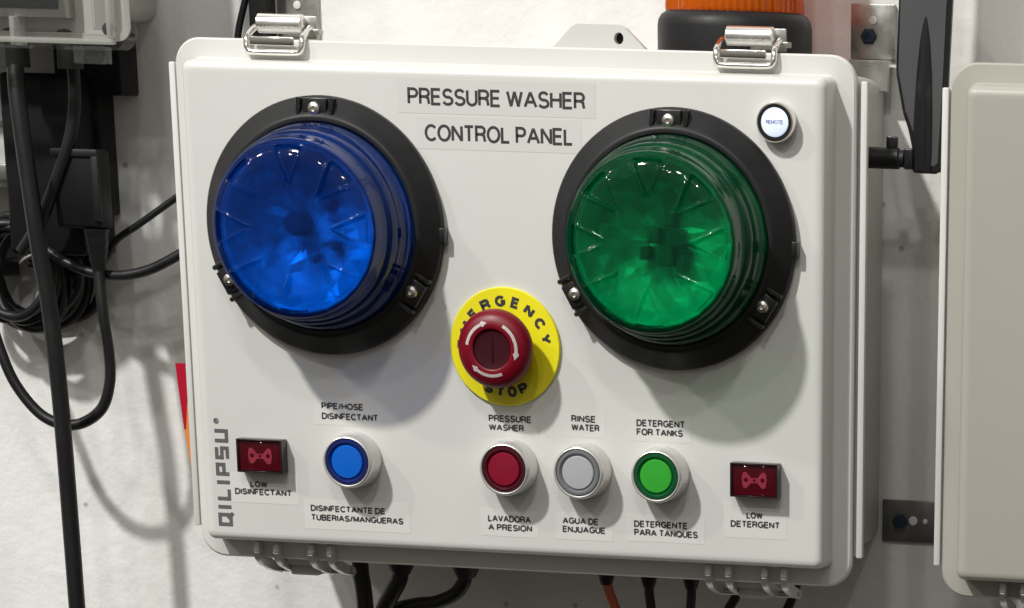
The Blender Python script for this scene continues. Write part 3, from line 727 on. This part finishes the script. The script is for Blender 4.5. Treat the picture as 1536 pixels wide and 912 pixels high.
# ------------------------------------------------------------------ black power unit, plug and white outlet behind the cables
PU = thing('power_unit', 'black power unit on the wall below the clear box', 'power unit', (-300, 148, 20))
bm = new(); box(bm, -332, -285, 106, 149.8, 18, 117, 3, 3); mk('case', bm, 'black_deep', PU)
bm = new(); box(bm, -306, -265, 124, 149.8, 106, 140, 2, 2); mk('top_block', bm, 'black_deep', PU)
bm = new(); box(bm, -290, -281, 128, 149.8, 40, 110, 2, 2); mk('side_flange', bm, 'black_deep', PU)
PG = thing('power_plug', 'black plug with a raised rim plugged into the black power unit', 'plug', (-277, 104, 40))
bm = new(); box(bm, -294, -266.5, 88, 105.8, 34, 77, 2.5, 3); mk('shell', bm, 'black_deep', PG)
bm = new(); box(bm, -294.5, -266, 86.6, 90, 72.8, 77.2, 1, 2); box(bm, -270.4, -266, 86.6, 90, 38, 73.6, 1, 2); mk('rim', bm, 'black', PG)
bm = new(); lathe(bm, [(7.5, 34), (6.8, 30)] + [(6.4 - 0.35 * k + (0.6 if k % 2 else 0), 28 - 2.2 * k) for k in range(7)] + [(3.6, 10)], 20, cx=-273, cy=95, axis='z'); mk('strain_relief', bm, 'rubber', PG)
OB = thing('outlet_box', 'white wall box half hidden behind the thick black cable', 'wall box', (-352, 148, 60))
bm = new(); box(bm, -392, -324, 122, 149.8, 54, 112, 2, 2); mk('case', bm, 'white_plastic', OB)
bm = new(); box(bm, -392.5, -323.6, 119.8, 123, 88, 90.5, 0.5, 1); mk('ridge', bm, 'galv', OB)
bm = new(); box(bm, -345, -333, 117, 122.4, 58, 67, 1, 2); mk('latch', bm, 'galv', OB)

# ------------------------------------------------------------------ cables
def cable(name, pts, r, label, material='rubber', sub=8, group=None):
    o = mk(name, tube(new(), pts, r, 14, sub), material, smooth=60)
    return tag(o, label, 'cable', group)
cable('power_cable', [(-308, 82, 131), (-308, 80, 122), (-306.5, 76, 104), (-301.5, 72, 62), (-297, 70, 22), (-293.5, 70, -5), (-291, 70, -46), (-290, 70, -83), (-289.5, 70, -120), (-289, 70, -178), (-288.5, 70, -240)], 4.9,
      'thick black cable hanging straight down from the clear box')
cable('power_cable', [(-276, 82, 131), (-276.5, 86, 120), (-278, 88, 100), (-283, 88, 80), (-292, 88, 60), (-303, 88, 38), (-318, 92, 20)], 3.6,
      'black cable slanting down in front of the black power unit')
cable('power_cable', [(-273, 95, 14), (-272.4, 94, 6), (-270.8, 92, -12), (-268.6, 92, -36), (-269.6, 92, -52), (-275.5, 92, -66), (-288, 92, -74.5), (-301.5, 92, -75.6), (-315, 92, -69.5), (-328, 92, -54), (-336, 93, -36), (-345, 96, -10)], 3.2,
      'black cable from the plug hanging in a U-shaped loop')
cable('thin_cable', [(-330, 126, 12), (-300, 124, 8), (-281, 118, 14), (-269, 112, 27), (-252, 108, 37), (-228, 106, 52), (-205, 104, 66), (-178, 104, 80)], 2.0,
      'thin black cable rising to the right behind the control box')
cable('power_cable', [(-334, 112, 34), (-312, 108, 22), (-297, 104, 14.5), (-281, 102, 9.5), (-262, 100, 8.5), (-245, 99, 12), (-230, 98, 18.5), (-205, 97, 32), (-178, 97, 48)], 2.9,
      'black cable sagging then entering behind the left side of the control box')
CO = thing('cable_coil', 'bundled coil of black cable at the left edge', 'cable', (-332, 120, -30))
for k in range(11):
    rx = 17 + 20 * random.random(); rz = 24 + 13 * random.random(); ax = random.uniform(-0.55, 0.35)
    cx_, cz_ = -331 + random.uniform(-4, 4), 8 + random.uniform(-4, 4); yy = 110 + 3.2 * k
    pts = []
    for j in range(14):
        a = 2 * PI * j / 14; x = rx * math.cos(a); z = rz * math.sin(a)
        pts.append((cx_ + x * math.cos(ax) - z * math.sin(ax), yy + 3 * math.sin(a * 2 + k), cz_ + x * math.sin(ax) + z * math.cos(ax)))
    mk('cable_turn', tube(new(), pts, 2.9, 10, 4, closed=True), 'rubber', CO, smooth=60)
bm = new(); box(bm, -352, -346, 106, 147, 4, 14, 1, 2); mk('tie', bm, 'rubber', CO)
# cables below the box
cable('power_cable', [(-122, 96, -118), (-122.5, 96, -150), (-120.5, 96, -170), (-119, 97, -230)], 5.0, 'thick black cable behind the left hinge below the control box')
cable('power_cable', [(-85.5, 62, -146), (-87, 62, -152), (-92, 63, -160), (-100, 66, -174), (-112, 70, -210)], 4.8, 'black cable leaving the leftmost gland under the control box')
cable('power_cable', [(-46.5, 62, -146), (-48, 62, -151), (-54, 63, -158), (-66, 65, -163.5), (-80, 68, -166), (-96, 74, -172), (-112, 80, -190)], 4.0, 'black cable bending left from the second gland under the control box')
cable('thin_cable', [(37, 62, -146), (38.5, 62, -152), (42, 63, -162), (46, 64, -174), (54, 66, -200)], 2.9, 'brownish orange cable below the control box', 'orange_cable')
cable('thin_cable', [(62, 62, -146), (62.2, 62, -152), (63.5, 62, -166), (64.5, 62, -200)], 2.7, 'black cable just right of the orange cable')
cable('thin_cable', [(86.8, 62, -146), (86.8, 62, -152), (86, 62, -166), (85, 62, -200)], 2.7, 'black cable just left of the right hinge')
cable('thin_cable', [(112, 92, -120), (111, 92, -140), (106, 92, -154), (99, 92, -166), (88, 92, -190)], 2.7, 'black cable slanting left below the right hinge')
cable('thin_cable', [(143, 92, -120), (142, 92, -142), (138, 92, -156), (131, 92, -170), (122, 92, -190)], 2.7, 'rightmost black cable below the right hinge')
# above the box
cable('thin_cable', [(-201, 140, 128), (-199.5, 141, 142), (-196.5, 142, 154), (-191, 142, 170), (-180, 142, 200)], 2.0, 'thin black cable rising above the left latch')
rl = mk('black_rail', box(new(), -188.5, -179.6, 130, 149.8, 126, 260, 0.8, 2), 'black')
tag(rl, 'flat black rail beside the upper left mounting foot', 'rail')
# red and orange tapered tab peeping out on the left
TG = thing('tapered_tag', 'red and orange tapered tab at the left side of the control box', 'tag', (-232, 120, -70))
bm = new(); prism(bm, [(-239.8, -40.6), (-233.3, -40.4), (-233.6, -62), (-235.2, -78), (-236.5, -78)], 118.6, 121); mk('red_half', bm, 'tag_red', TG, smooth=0)
bm = new(); prism(bm, [(-233.6, -62.2), (-231.8, -66), (-232.4, -98), (-233.6, -98), (-236.5, -78.2), (-235.2, -78.2)], 118.6, 121); mk('orange_half', bm, 'tag_orange', TG, smooth=0)
